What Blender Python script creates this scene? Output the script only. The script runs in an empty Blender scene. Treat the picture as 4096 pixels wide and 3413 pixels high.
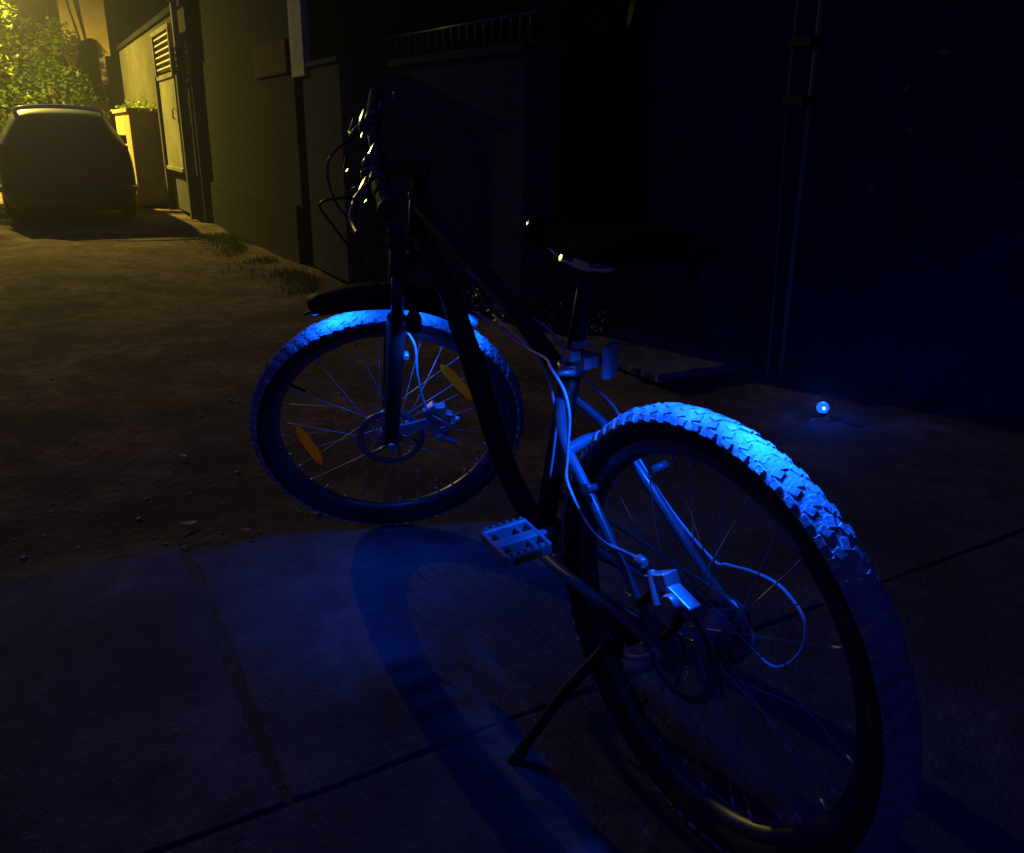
import bpy, bmesh, math, random
from mathutils import Vector as V, Matrix as M, noise
random.seed(7)
PI = math.pi
sc = bpy.context.scene
col = sc.collection

# ---------------------------------------------------------------- camera
CAM = V((-0.7197, 0.7585, 0.9925))
YAW, PITCH, ROLL = -0.52829, 0.33858, 0.0200
fw = V((math.cos(YAW)*math.cos(PITCH), math.sin(YAW)*math.cos(PITCH), -math.sin(PITCH)))
rt = V((math.sin(YAW), -math.cos(YAW), 0)); up = rt.cross(fw)
r2 = math.cos(ROLL)*rt + math.sin(ROLL)*up
u2 = -math.sin(ROLL)*rt + math.cos(ROLL)*up
cd = bpy.data.cameras.new('camera'); cam = bpy.data.objects.new('camera', cd); col.objects.link(cam)
m = M((r2, u2, -fw)).transposed().to_4x4(); m.translation = CAM
cam.matrix_world = m
cd.sensor_fit = 'HORIZONTAL'; cd.sensor_width = 36; cd.lens = 28.77
cd.clip_start = 0.02; cd.clip_end = 500
sc.camera = cam
# ---------------------------------------------------------------- night sky
w = bpy.data.worlds.new('World'); sc.world = w; w.use_nodes = True
bg = w.node_tree.nodes['Background']
bg.inputs[0].default_value = (0.06, 0.07, 1.0, 1); bg.inputs[1].default_value = 0.100
# ---------------------------------------------------------------- exposure
sc.render.engine = 'CYCLES'
vs = sc.view_settings
vs.view_transform = 'Standard'; vs.look = 'None'; vs.exposure = 0; vs.gamma = 1; vs.use_curve_mapping = False
sc.cycles.use_denoising = True
sc.cycles.max_bounces = 6; sc.cycles.volume_bounces = 0
sc.cycles.sample_clamp_indirect = 2.0
# ---------------------------------------------------------------- street lamp and added blue bike lights
STREET = V((14.5, 1.45, 4.2)); STREET_W = 6200
BLUE = (0.003, 0.092, 1.0)
STRIP_W, REAR_W, REAR_E, CAL_E, FRONT_W = .5, 3.5, 350, 120, 3.4
YEL = (1.0, 0.77, 0.12)

# ================================================================ helpers
def tag(o, label=None, cat=None, group=None, kind=None):
    if label: o['label'] = label
    if cat: o['category'] = cat
    if group: o['group'] = group
    if kind: o['kind'] = kind
    return o
def empty(name, loc=(0, 0, 0), **k):
    o = bpy.data.objects.new(name, None); col.objects.link(o); o.location = loc
    o.empty_display_size = 0.1
    return tag(o, **k)

class MB:
    def __init__(s): s.v = []; s.f = []; s.mi = []; s.sm = []
    def add(s, vs_, fs, smooth=False, mi=0):
        b = len(s.v); s.v += [tuple(x) for x in vs_]
        for f in fs: s.f.append([b+i for i in f]); s.mi.append(mi); s.sm.append(smooth)
    def box(s, c, size, R=None, mi=0, taper=1.0):
        c = V(c); hx, hy, hz = [x/2 for x in size]; vs_ = []
        for z in (-1, 1):
            k = taper if z > 0 else 1
            for x, y in ((-1, -1), (1, -1), (1, 1), (-1, 1)):
                p = V((x*hx*k, y*hy*k, z*hz))
                if R is not None: p = R @ p
                vs_.append(c+p)
        s.add(vs_, [(3, 2, 1, 0), (4, 5, 6, 7), (0, 1, 5, 4), (1, 2, 6, 5), (2, 3, 7, 6), (3, 0, 4, 7)], mi=mi)
    def tube(s, pts, r, n=10, smooth_path=0, cap=True, mi=0, closed=False, flat=None):
        pts = [V(p) for p in pts]
        rs = list(r) if hasattr(r, '__len__') else [r]*len(pts)
        if smooth_path:
            q = []; rq = []
            for i in range(len(pts)-1):
                p0 = pts[max(i-1, 0)]; p1 = pts[i]; p2 = pts[i+1]; p3 = pts[min(i+2, len(pts)-1)]
                for k in range(smooth_path):
                    t = k/smooth_path
                    q.append(0.5*((2*p1)+(p2-p0)*t+(2*p0-5*p1+4*p2-p3)*t*t+(3*p1-p0-3*p2+p3)*t**3))
                    rq.append(rs[i]*(1-t)+rs[i+1]*t)
            q.append(pts[-1]); rq.append(rs[-1]); pts, rs = q, rq
        N = len(pts); vs_ = []; fs = []
        prev = None
        for i, p in enumerate(pts):
            if closed: t = pts[(i+1) % N]-pts[i-1]
            else: t = pts[min(i+1, N-1)]-pts[max(i-1, 0)]
            t.normalize()
            if prev is None:
                a = V((0, 0, 1)) if abs(t.z) < .9 else V((1, 0, 0))
                u = t.cross(a).normalized()
            else:
                u = (prev - t*prev.dot(t)).normalized()
            prev = u; w_ = t.cross(u)
            for k in range(n):
                an = 2*PI*k/n
                fl = flat or (1, 1)
                vs_.append(p+rs[i]*(fl[0]*math.cos(an)*u+fl[1]*math.sin(an)*w_))
        rng = N if closed else N-1
        for i in range(rng):
            j = (i+1) % N
            for k in range(n):
                fs.append((i*n+k, i*n+(k+1) % n, j*n+(k+1) % n, j*n+k))
        b = len(s.v); s.add(vs_, fs, True, mi)
        if cap and not closed:
            s.f.append([b+k for k in range(n)][::-1]); s.mi.append(mi); s.sm.append(False)
            s.f.append([b+(N-1)*n+k for k in range(n)]); s.mi.append(mi); s.sm.append(False)
    def lathe(s, prof, n=32, axis='y', c=(0, 0, 0), closed=False, smooth=True, mi=0):
        # prof: (radius, offset along axis)
        c = V(c); vs_ = []; fs = []; P = len(prof)
        for i in range(n):
            a = 2*PI*i/n
            for r, h in prof:
                if axis == 'y': p = V((r*math.cos(a), h, r*math.sin(a)))
                elif axis == 'z': p = V((r*math.cos(a), r*math.sin(a), h))
                else: p = V((h, r*math.cos(a), r*math.sin(a)))
                vs_.append(c+p)
        for i in range(n):
            j = (i+1) % n
            for k in range(P if closed else P-1):
                l = (k+1) % P
                fs.append((i*P+k, j*P+k, j*P+l, i*P+l))
        s.add(vs_, fs, smooth, mi)
    def quad(s, a, b, c, d, mi=0): s.add([a, b, c, d], [(0, 1, 2, 3)], mi=mi)
    def build(s, name, mats, parent=None, matrix=None, **k):
        me = bpy.data.meshes.new(name); me.from_pydata(s.v, [], s.f); me.update()
        if not isinstance(mats, (list, tuple)): mats = [mats]
        for mm in mats: me.materials.append(mm)
        me.polygons.foreach_set('material_index', s.mi); me.polygons.foreach_set('use_smooth', s.sm)
        bm = bmesh.new(); bm.from_mesh(me); bmesh.ops.recalc_face_normals(bm, faces=bm.faces); bm.to_mesh(me); bm.free()
        o = bpy.data.objects.new(name, me); col.objects.link(o)
        if parent is not None: o.parent = parent
        if matrix is not None: o.matrix_local = matrix
        return tag(o, **k)
def bevel(o, wd=.003, seg=2):
    b = o.modifiers.new('bevel', 'BEVEL'); b.width = wd; b.segments = seg; b.limit_method = 'ANGLE'; return o

def mat(name, c, rough=.6, metal=0, c2=None, scale=8., bump=0., bscale=None, spec=.5, coat=0, detail=5., c3=None, scale3=1.2, coord='Object', rmax=None):
    mt = bpy.data.materials.new(name); mt.use_nodes = True
    nt = mt.node_tree; b = nt.nodes['Principled BSDF']
    b.inputs['Base Color'].default_value = (*c, 1); b.inputs['Roughness'].default_value = rough
    b.inputs['Metallic'].default_value = metal; b.inputs['Specular IOR Level'].default_value = spec
    b.inputs['Coat Weight'].default_value = coat
    tc = nt.nodes.new('ShaderNodeTexCoord')
    def nz(sc_, det=detail):
        n = nt.nodes.new('ShaderNodeTexNoise'); n.inputs['Scale'].default_value = sc_; n.inputs['Detail'].default_value = det
        n.inputs['Roughness'].default_value = .62
        nt.links.new(tc.outputs[coord], n.inputs['Vector']); return n
    if c2:
        n = nz(scale); r = nt.nodes.new('ShaderNodeValToRGB')
        r.color_ramp.elements[0].position = .35; r.color_ramp.elements[1].position = .68
        r.color_ramp.elements[0].color = (*c, 1); r.color_ramp.elements[1].color = (*c2, 1)
        nt.links.new(n.outputs[0], r.inputs[0]); out = r.outputs[0]
        if c3:
            n3 = nz(scale3); r3 = nt.nodes.new('ShaderNodeValToRGB')
            r3.color_ramp.elements[0].position = .42; r3.color_ramp.elements[1].position = .62
            mx = nt.nodes.new('ShaderNodeMix'); mx.data_type = 'RGBA'
            nt.links.new(n3.outputs[0], r3.inputs[0]); nt.links.new(r3.outputs[0], mx.inputs[0])
            nt.links.new(out, mx.inputs[6]); mx.inputs[7].default_value = (*c3, 1); out = mx.outputs[2]
        nt.links.new(out, b.inputs['Base Color'])
        if rmax is not None:
            mr = nt.nodes.new('ShaderNodeMapRange'); mr.inputs[3].default_value = rough; mr.inputs[4].default_value = rmax
            nt.links.new(n.outputs[0], mr.inputs[0]); nt.links.new(mr.outputs[0], b.inputs['Roughness'])
    if bump:
        n2 = nz(bscale or scale*3); bp = nt.nodes.new('ShaderNodeBump'); bp.inputs['Strength'].default_value = bump
        bp.inputs['Distance'].default_value = .02
        nt.links.new(n2.outputs[0], bp.inputs['Height']); nt.links.new(bp.outputs[0], b.inputs['Normal'])
    return mt
def emis(name, c, s_):
    mt = mat(name, (.02, .02, .02)); b = mt.node_tree.nodes['Principled BSDF']
    b.inputs['Emission Color'].default_value = (*c, 1); b.inputs['Emission Strength'].default_value = s_; return mt
def leafmat(name, c, c2, trans=.5, rough=.4):
    mt = mat(name, c, rough, c2=c2, scale=3.)
    nt = mt.node_tree; b = nt.nodes['Principled BSDF']; out = nt.nodes['Material Output']
    t = nt.nodes.new('ShaderNodeBsdfTranslucent'); mx = nt.nodes.new('ShaderNodeMixShader')
    t.inputs[0].default_value = (c2[0]*2, c2[1]*2, c2[2], 1); mx.inputs[0].default_value = trans
    nt.links.new(b.outputs[0], mx.inputs[1]); nt.links.new(t.outputs[0], mx.inputs[2]); nt.links.new(mx.outputs[0], out.inputs[0])
    return mt

MT = dict(
    dirt=mat('dirt_road', (.11, .07, .04), .95, spec=.05, c2=(.26, .185, .11), scale=11, bump=1.0, bscale=38, detail=14, c3=(.075, .06, .045), scale3=2.1),
    concrete=mat('concrete_slab', (.09, .09, .11), .9, spec=.08, c2=(.21, .205, .22), scale=9, bump=1.0, bscale=95, detail=14, c3=(.09, .088, .095), scale3=2.3),
    joint=mat('joint_soil', (.035, .033, .03), .95, c2=(.06, .056, .05), scale=30, bump=.6, bscale=80),
    casing=mat('dusty_lit_casing', (.30, .30, .31), .9, c2=(.42, .41, .40), scale=30, bump=.3, bscale=160),
    tyre=mat('tyre_rubber', (.018, .018, .02), .75, c2=(.04, .04, .042), spec=.2, scale=14, bump=.2, bscale=120),
    tread=mat('dusty_lit_tread', (.34, .34, .35), .85, c2=(.50, .49, .48), scale=22, bump=.3, bscale=150, c3=(.22, .22, .23), scale3=9),  # tread and casing paler than dust alone: lamplit brightness put into the colour
    rim=mat('black_rim', (.10, .10, .11), .38, .7, c2=(.17, .17, .18), scale=20),
    steel=mat('spoke_steel', (.6, .6, .62), .42, .45),
    silver=mat('brushed_silver', (.55, .55, .56), .38, .55, c2=(.4, .4, .42), scale=60),
    paint=mat('black_frame_paint', (.010, .010, .011), .42, c2=(.016, .016, .018), scale=10, spec=.25),
    paint2=mat('grey_frame_paint', (.10, .10, .12), .4, c2=(.15, .15, .17), scale=12, coat=.2),
    forkb=mat('black_fork', (.008, .008, .01), .6),
    plastic=mat('black_plastic', (.007, .007, .008), .6, spec=.15, bump=.1, bscale=150),
    rivet=mat('polished_rivet', (.6, .56, .4), .3, 1.0),
    leather=mat('saddle_vinyl', (.006, .006, .007), .85, coat=.0, spec=.02, bump=.15, bscale=90),
    rubber=mat('grip_rubber', (.012, .012, .012), .55, bump=.3, bscale=200),
    cable=mat('pale_cable_housing', (.62, .62, .66), .4),
    amber=leafmat('amber_reflector', (.62, .36, .01), (.60, .38, .01), .55, .15),
    clear=mat('grey_reflector', (.45, .45, .5), .2, bump=.5, bscale=260, coat=.5),
    rotor=mat('brake_rotor_steel', (.35, .35, .36), .3, .9),
    carpaint=mat('car_paint', (.035, .035, .036), .5, .1, coat=.4),
    roofglint=mat('roof_highlight_pale', (.62, .62, .58), .3, .1, coat=1),
    glass=mat('car_glass', (.01, .01, .012), .12, coat=.4),
    taillight=mat('tail_lamp_lens', (.16, .01, .01), .2, coat=.5),
    plate=mat('plate', (.12, .12, .12), .5),
    wall=mat('dark_stucco', (.007, .0055, .009), .95, c2=(.015, .011, .015), spec=.08, scale=2.2, bump=.6, bscale=22, c3=(.009, .0085, .007), scale3=.8),
    block=mat('unlit_block_wall', (.006, .007, .040), .95, c2=(.013, .014, .078), spec=.08, scale=5, bump=.6, bscale=30),  # lack of light and blue night tone put into the wall colour
    ochre=mat('ochre_render', (.42, .30, .10), .85, c2=(.32, .23, .08), scale=4, bump=.4, bscale=25),
    mid=mat('olive_block_wall', (.016, .015, .030), .95, c2=(.024, .022, .05), spec=.08, scale=4, bump=.6, bscale=24),
    olive=mat('olive_plaster', (.06, .055, .03), .95, spec=.08, c2=(.09, .08, .045), scale=3, bump=.5, bscale=20),
    pale=mat('pale_render', (.42, .38, .24), .85, c2=(.3, .27, .16), scale=5, bump=.4, bscale=30),
    brick=mat('red_brick_band', (.045, .026, .012), .95, spec=.1, c2=(.075, .04, .018), scale=9, bump=.6, bscale=18),
    door=mat('painted_metal_door', (.46, .42, .20), .5, c2=(.34, .31, .14), scale=3.4, bump=.15, bscale=20, c3=(.24, .22, .10), scale3=1.4),
    doord=mat('door_dark', (.06, .05, .03), .7),
    iron=mat('railing_iron', (.20, .18, .15), .45, .3),
    trunk=mat('bark', (.09, .065, .04), .95, c2=(.05, .035, .02), scale=12, bump=.8, bscale=30),
    stone=mat('pebble', (.13, .11, .085), .8, c2=(.26, .23, .19), scale=40),
    dryleaf=mat('dry_leaf', (.30, .24, .15), .6),
    pole=mat('pipe_grey', (.24, .23, .13), .7, spec=.2),
    steelw=mat('street_lamp_metal', (.2, .2, .2), .5, .5),
    leaf=leafmat('tree_leaf', (.04, .07, .02), (.10, .14, .025), .5, .3),
    vine=leafmat('vine_leaf', (.08, .095, .05), (.14, .16, .09), .3, .4),
    grass=leafmat('grass_blade', (.02, .03, .01), (.04, .055, .015), .2, .8),
    led=emis('blue_led', (.12, .55, 1.0), 14),
    ledrim=emis('blue_lens', (.002, .06, 1.0), 3.2),
    bulb=emis('street_lamp_glow', (1.0, .88, .45), 800),
    # parts under lamps
)

# ================================================================ ground
g = MB()
def hgt(x, y):
    base = .0
    if x > 1.35 or True:
        n_ = noise.noise(V((x*.9, y*.9, 0)))*.035+noise.noise(V((x*3.1, y*3.1, 4)))*.012
        base = n_-.035
    if x < 1.6: base = min(base, -.012-.02*max(0, min(1, (1.6-x)/.3)))
    return base
xs = [-60, -20, -6, -2]+[-1+i*.12 for i in range(117)]+[14, 16, 20, 30, 60, 200]
ys = [-200, -60, -20, -8]+[-4+i*.12 for i in range(59)]+[4, 8, 20, 60, 200]
vv = [(x, y, hgt(x, y) if abs(y) < 6 and -1 < x < 13 else -.03) for x in xs for y in ys]
ff = [(i*len(ys)+j, (i+1)*len(ys)+j, (i+1)*len(ys)+j+1, i*len(ys)+j+1) for i in range(len(xs)-1) for j in range(len(ys)-1)]
g.add(vv, ff, True)
g.build('ground', MT['dirt'], kind='structure')
# joint bed: dark soil just under the slabs
b = MB(); b.quad((-8, -6, -.006), (1.27, -6, -.006), (1.27, 6, -.006), (-8, 6, -.006))
b.build('joint_soil', MT['joint'], kind='structure')
# slabs
def slab(mb, x0, x1, y0, y1, jx0=.012, seed=0, rough=.012):
    rnd = random.Random(seed); n = 26; top = []
    def edge(a, bb):
        out = []
        for i in range(n):
            t = i/n; p = a.lerp(bb, t)
            d = (bb-a).normalized(); nn = V((-d.y, d.x, 0))
            k = noise.noise(V((p.x*5+seed*7, p.y*5, 0)))*rough+noise.noise(V((p.x*23, p.y*23+seed, 0)))*rough*.5
            out.append(p+nn*k)
        return out
    c = [V((x0, y0, 0)), V((x1, y0, 0)), V((x1, y1, 0)), V((x0, y1, 0))]
    ring = sum([edge(c[i], c[(i+1) % 4]) for i in range(4)], [])
    cen = V(((x0+x1)/2, (y0+y1)/2, 0)); K = len(ring)
    inner = [p+(cen-p).normalized()*.006 for p in ring]
    vs_ = [V((p.x, p.y, -.035)) for p in ring]+[V((p.x, p.y, -.005)) for p in ring]+[V((p.x, p.y, 0)) for p in inner]
    fs = []
    for r_ in (0, K):
        for i in range(K): j = (i+1) % K; fs.append((r_+i, r_+j, r_+K+j, r_+K+i))
    fs.append([2*K+i for i in range(K)])
    mb.add(vs_, fs)
b = MB()
slab(b, .3345, 1.235, -1.0, .531, seed=1, rough=.009); slab(b, .3345, 1.30, .548, 3.6, seed=2, rough=.011)
slab(b, .335, 1.12, -3.2, -1.006, seed=5, rough=.008)
slab(b, -3.2, .33, -1.6, 1.7, seed=3, rough=.009); slab(b, -3.2, .33, 1.74, 4.6, seed=4); slab(b, -3.2, .33, -4.5, -1.63, seed=6, rough=.008)
b.build('pavement', MT['concrete'], kind='structure')
# pale concrete apron below the side wall
b = MB()
slab(b, 1.98, 2.75, -2.05, -1.56, seed=9, rough=.03)
o = b.build('kerb_strip', MT['concrete'], kind='structure'); o.location.z = .014
# far lane
# pebbles
b = MB()
def pebble(mb, c, r):
    u = random.random()*PI; vs_ = []
    for k in range(6):
        a = u+2*PI*k/6; rr = r*random.uniform(.7, 1.2); vs_.append((c[0]+rr*math.cos(a), c[1]+rr*.7*math.sin(a), c[2]))
    vs_ += [(x*.6+c[0]*.4, y*.6+c[1]*.4, c[2]+r*.4) for x, y, z in vs_]
    mb.add(vs_, [(k, (k+1) % 6, 6+(k+1) % 6, 6+k) for k in range(6)]+[tuple(range(6, 12))])
for i in range(1500):
    x = 1.35+random.random()**1.7*7; y = random.uniform(-1.3, 2.6)
    pebble(b, (x, y, hgt(x, y)-.001), random.choice((.002, .003, .003, .004, .006, .008, .013))*random.uniform(.7, 1.3))
for i in range(260):
    x = random.uniform(-.2, 1.3)**1.0; y = random.uniform(-.95, 1.3)
    pebble(b, (x, y, .0005), random.choice((.0012, .0018, .0025, .0035)))
b.build('gravel', MT['stone'], label='small pale pebbles scattered over the brown dirt lane', cat='gravel', kind='stuff')
# dry fallen leaves
def leafpts(L, Wd, curl=.2):
    pr = [(0, 0), (.18, .55), (.42, 1), (.7, .7), (1, 0)]
    return [V((t*L, wv*Wd/2, curl*L*t*t)) for t, wv in pr], [V((t*L, -wv*Wd/2, curl*L*t*t)) for t, wv in pr[1:-1]]
def addleaf(mb, pos, R, L, Wd, curl=.2):
    a, c = leafpts(L, Wd, curl); mid = [V((t*L, 0, curl*L*t*t-.08*Wd)) for t in (.18, .42, .7)]
    P = a+c+mid; P = [pos+R @ p for p in P]
    mb.add(P, [(0, 1, 8), (1, 2, 9, 8), (2, 3, 10, 9), (3, 4, 10), (0, 8, 5), (8, 9, 6, 5), (9, 10, 7, 6), (10, 4, 7)], True)
def rotz(a): return M.Rotation(a, 3, 'Z')
def rndR(): return (M.Rotation(random.uniform(0, 2*PI), 3, 'Z') @ M.Rotation(random.uniform(-1, 1), 3, 'Y') @ M.Rotation(random.uniform(-1, 1), 3, 'X'))
for (x, y, L, lab) in ((1.52, .47, .055, 'pale dry leaf lying on the dirt left of the front wheel'), (2.0, .42, .04, 'small dry leaf lying farther up the dirt lane'), (1.3, .37, .03, 'thin dry leaf at the edge of the concrete slab')):
    b = MB(); addleaf(b, V((0, 0, .006)), rotz(random.uniform(0, 6)), L, L*.45, .15)
    o = b.build('fallen_leaf', MT['dryleaf'], label=lab, cat='leaf', group='dry leaves on the ground'); o.location = (x, y, hgt(x, y)+.006 if x > 1.3 else .002)
# grass verge
b = MB()
for i in range(7000):
    u = random.random(); x = random.uniform(4.2, 8.6); y = random.gauss(-1.0-.03*(8-x), .17)
    if noise.noise(V((x*1.4, y*2.2, 3))) < -.12: continue
    if y < -1.45 or y > -.45: continue
    h = random.uniform(.02, .075); a = random.random()*PI; d = V((math.cos(a), math.sin(a), 0))*.004
    z = hgt(x, y)-.003; l = V((random.uniform(-1, 1), random.uniform(-1, 1), 0))*h*.5
    p = V((x, y, z)); b.add([p-d, p+d, p+V((0, 0, h))+l], [(0, 1, 2)])
b.build('grass', MT['grass'], label='short dark grass growing along the foot of the wall', cat='grass', kind='stuff')

# ================================================================ walls on the far side
def thingmesh(name, mb, m_, parent=None, **k): return mb.build(name, m_, parent, **k)
# -- dark house wall in the middle distance
h = empty('house', (9.6, -1.2, 0), label='dark brown stucco house with a pale corner pilaster, right of the metal door', cat='house')
def part(name, fn, m_, parent, **k):
    mb = MB(); fn(mb); o = mb.build(name, m_, parent, **k)
    o.matrix_parent_inverse = M.Translation(-parent.location) if parent.type == 'EMPTY' else M.Identity(4)
    return o
part('wall', lambda b: b.box((7.8, -3.2, 2.4), (3.6, 4.06, 4.9)), MT['wall'], h)
part('corner_pilaster', lambda b: b.box((5.87, -1.19, 3.05), (.33, .05, 3.3)), MT['pale'], h)  # pale only where light falls; its shaded foot is left to the dark wall
part('brick_band', lambda b: b.box((6.62, -1.165, 1.56), (1.0, .03, .24)), MT['brick'], h)
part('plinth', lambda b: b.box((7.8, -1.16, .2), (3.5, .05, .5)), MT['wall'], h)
# -- metal door in its own gate frame
dz = empty('door', (10.6, -1.05, 0), label='tall pale painted metal door with a louvred vent in its top', cat='door')
part('door_panel', lambda b: (b.box((10.75, -.98, 1.08), (1.15, .04, 1.12)), b.box((10.75, -.955, 1.62), (1.2, .03, .05)), b.box((10.75, -.955, .55), (1.2, .03, .04))), MT['door'], dz)
def louv(b):
    for i in range(6): b.box((10.62, -.955, 1.70+i*.068), (1.2, .045, .024), M.Rotation(.4, 3, 'X'))
    b.box((10.62, -.94, 2.11), (1.34, .05, .05)); b.box((11.24, -.94, 1.87), (.05, .05, .46)); b.box((10.0, -.94, 1.87), (.05, .05, .46))
part('louvre', louv, MT['door'], dz)
part('vent_backing', lambda b: b.box((10.62, -.998, 1.88), (1.2, .02, .42)), MT['doord'], dz)
part('frame', lambda b: (b.box((11.42, -.97, 1.05), (.10, .09, 2.1)), b.box((9.98, -.99, .8), (.08, .07, 1.6)), b.box((10.7, -1.06, .28), (1.4, .08, .5))), MT['doord'], dz)  # low dark board stands in for the shaded foot of the door
part('handle', lambda b: b.tube([(10.25, -.95, 1.25), (10.25, -.92, 1.24), (10.25, -.92, 1.14), (10.25, -.95, 1.13)], .009, 6), MT['iron'], dz)
# side wall behind the door and the pier
bw = empty('boundary_wall', (12, -1.3, 0), label='olive plastered boundary wall holding the metal door', cat='wall')
part('wall_body', lambda b: (b.box((13.0, -1.22, 1.15), (6.6, .30, 2.3))), MT['olive'], bw)
part('coping', lambda b: (b.box((13.0, -1.22, 2.34), (6.7, .36, .07))), MT['wall'], bw)
# upright post over the door with bracket
t = empty('gate_post', (9.95, -.95, 0), label='pale upright post with a crooked bracket above the metal door', cat='post')
part('post', lambda b: b.box((9.82, -.98, 2.4), (.06, .06, 1.0)), MT['pale'], t)
part('bracket', lambda b: b.tube([(9.82, -.95, 2.35), (9.95, -.9, 2.45), (10.05, -.88, 2.5), (10.05, -.86, 2.9)], .03, 8, 3), MT['pale'], t)
# -- ochre pier with plants on top
pr = empty('gate_pier', (12.3, -.85, 0), label='ochre gate pier topped with a clump of low plants, beside the car', cat='pier')
part('pier_body', lambda b: b.box((13.2, -.86, .62), (1.8, .40, 1.24)), MT['ochre'], pr)
part('cap', lambda b: b.box((13.2, -.86, 1.262), (1.9, .46, .05)), MT['ochre'], pr)
def clump(b, c, sx, sy, sz, n, L):
    for i in range(n):
        p = V(c)+V((random.gauss(0, sx), random.gauss(0, sy), abs(random.gauss(0, sz))))
        addleaf(b, p, rndR(), L*random.uniform(.6, 1.3), L*.5)
pt = empty('pier_plant', (12.9, -.86, 1.28), label='low leafy clump growing on the ochre gate pier', cat='plant')
b = MB(); clump(b, (0, 0, 0), .4, .1, .035, 260, .07); b.build('foliage', MT['leaf'], pt)
b = MB(); b.tube([(-.5, 0, .0), (0, .02, .03), (.5, 0, .0)], .012, 6, 3); b.build('stem', MT['trunk'], pt)

# -- low wall with iron railing on top
lw = empty('garden_wall', (5.0, -1.3, 0), label='low dark block wall with an iron railing along its top', cat='wall')
part('wall_body', lambda b: (b.box((5.42, -1.30, .72), (.84, .22, 1.46)),), MT['mid'], lw)
part('wall_body', lambda b: (b.box((4.15, -1.64, .70), (1.72, .22, 1.43), rotz(.10)),), MT['block'], lw)  # near-black colour for the unlit stretch of the same wall
part('coping', lambda b: (b.box((5.42, -1.30, 1.47), (.86, .26, .03)),), MT['mid'], lw)
part('coping', lambda b: (b.box((4.15, -1.64, 1.44), (1.74, .27, .04), rotz(.10)),), MT['mid'], lw)
R10 = rotz(.10)
def atw(s, z, off=.03): return V((4.15, -1.64, 0))+R10 @ V((s, off, 0))+V((0, 0, z-.045))
for i in range(19):
    s_ = .80-i*.088
    hh = .15+.03*math.sin(i*1.3)
    part('bar', lambda b: b.tube([atw(s_, 1.50), atw(s_, 1.50+.13), atw(s_, 1.66)], [.0045, .0045, .0055], 6), MT['iron'], lw)
part('rail', lambda b: (b.tube([atw(.84, 1.66), atw(-.84, 1.66)], .007, 6), b.tube([atw(.84, 1.52), atw(-.84, 1.52)], .005, 6)), MT['iron'], lw)
hb_ = empty('sky_blocker', (3.5, -5.2, 0), label='added tall dark block behind the railing wall, hiding the sky', cat='house')  # added to keep the open sky out of view
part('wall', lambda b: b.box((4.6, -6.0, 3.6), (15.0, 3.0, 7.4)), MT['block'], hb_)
part('roof', lambda b: b.box((4.6, -6.0, 7.4), (15.6, 3.6, .25)), MT['wall'], hb_)
def hw(b): b.box((4.3, -4.485, 2.6), (1.2, .05, 1.3)); b.box((4.3, -4.47, 1.9), (1.35, .09, .06))
part('window', hw, MT['glass'], hb_)
# -- tall dark wall at right
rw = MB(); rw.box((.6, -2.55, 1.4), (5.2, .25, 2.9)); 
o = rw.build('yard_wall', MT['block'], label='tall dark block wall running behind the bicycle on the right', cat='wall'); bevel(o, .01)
# -- pipe and cable
pp = empty('drainpipe', (1.82, -2.05, 0), label='thin grey pipe and wire running up in front of the dark wall', cat='pipe')
part('pipe', lambda b: b.tube([(1.79, -2.12, 0), (1.805, -2.11, .9), (1.80, -2.09, 1.4), (1.81, -2.08, 3.2)], .0105, 10), MT['pole'], pp)
part('wire', lambda b: b.tube([(1.80, -2.05, -.02), (1.83, -2.05, .5), (1.875, -2.05, 1.1), (1.885, -2.05, 1.4), (1.93, -2.05, 3.2)], .0036, 6, 4), MT['pole'], pp)
for z in (1.16, 1.38):
    part('clamp', lambda b: b.box((1.84, -2.07, z), (.11, .07, .035)), MT['plastic'], pp)
# -- climbing plants
def vine(root, name_label, spots, n, L, stems, group='climbing plants on the dark wall', spread=.12):
    t = empty('climbing_plant', root, label=name_label, cat='plant', group=group)
    for s_ in stems:
        b = MB(); b.tube(s_, [.004]*(len(s_)-1)+[.0015], 5, 4)
        o = b.build('stem', MT['trunk'], t); o.matrix_parent_inverse = M.Translation(-V(root))
    b = MB()
    for c in spots:
        for i in range(n):
            p = V(c)+V((random.gauss(0, spread), random.gauss(0, .04), random.gauss(0, spread)))
            p.z = max(p.z, .01)
            addleaf(b, p, rndR(), L*random.uniform(.6, 1.3), L*.45)
    o = b.build('foliage', MT['vine'], t); o.matrix_parent_inverse = M.Translation(-V(root))
vine((1.95, -2.12, 0), 'small leafy weed at the foot of the thin wire', [(1.93, -2.1, .16), (1.95, -2.1, .30), (1.92, -2.08, .07)], 7, .075, [[(1.93, -2.12, 0), (1.94, -2.1, .2), (1.95, -2.08, .38)], [(1.93, -2.12, 0), (1.9, -2.1, .1), (1.84, -2.05, .2)]], spread=.045)
vine((1.35, -2.36, 0), 'thin dark climber with sparse leaves right of the wire', [(1.3, -2.32, .4), (1.55, -2.34, .75), (1.2, -2.32, 1.0), (1.5, -2.34, 1.2)], 9, .05, [[(1.4, -2.38, 0), (1.42, -2.36, .4), (1.5, -2.36, .8), (1.45, -2.36, 1.3)]])
vine((.6, -2.36, 0), 'dark climber at the right end of the wall', [(.7, -2.32, .5), (.3, -2.34, .8), (.9, -2.32, .7)], 14, .05, [[(.6, -2.38, 0), (.62, -2.36, .4), (.7, -2.36, .9)]])
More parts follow.
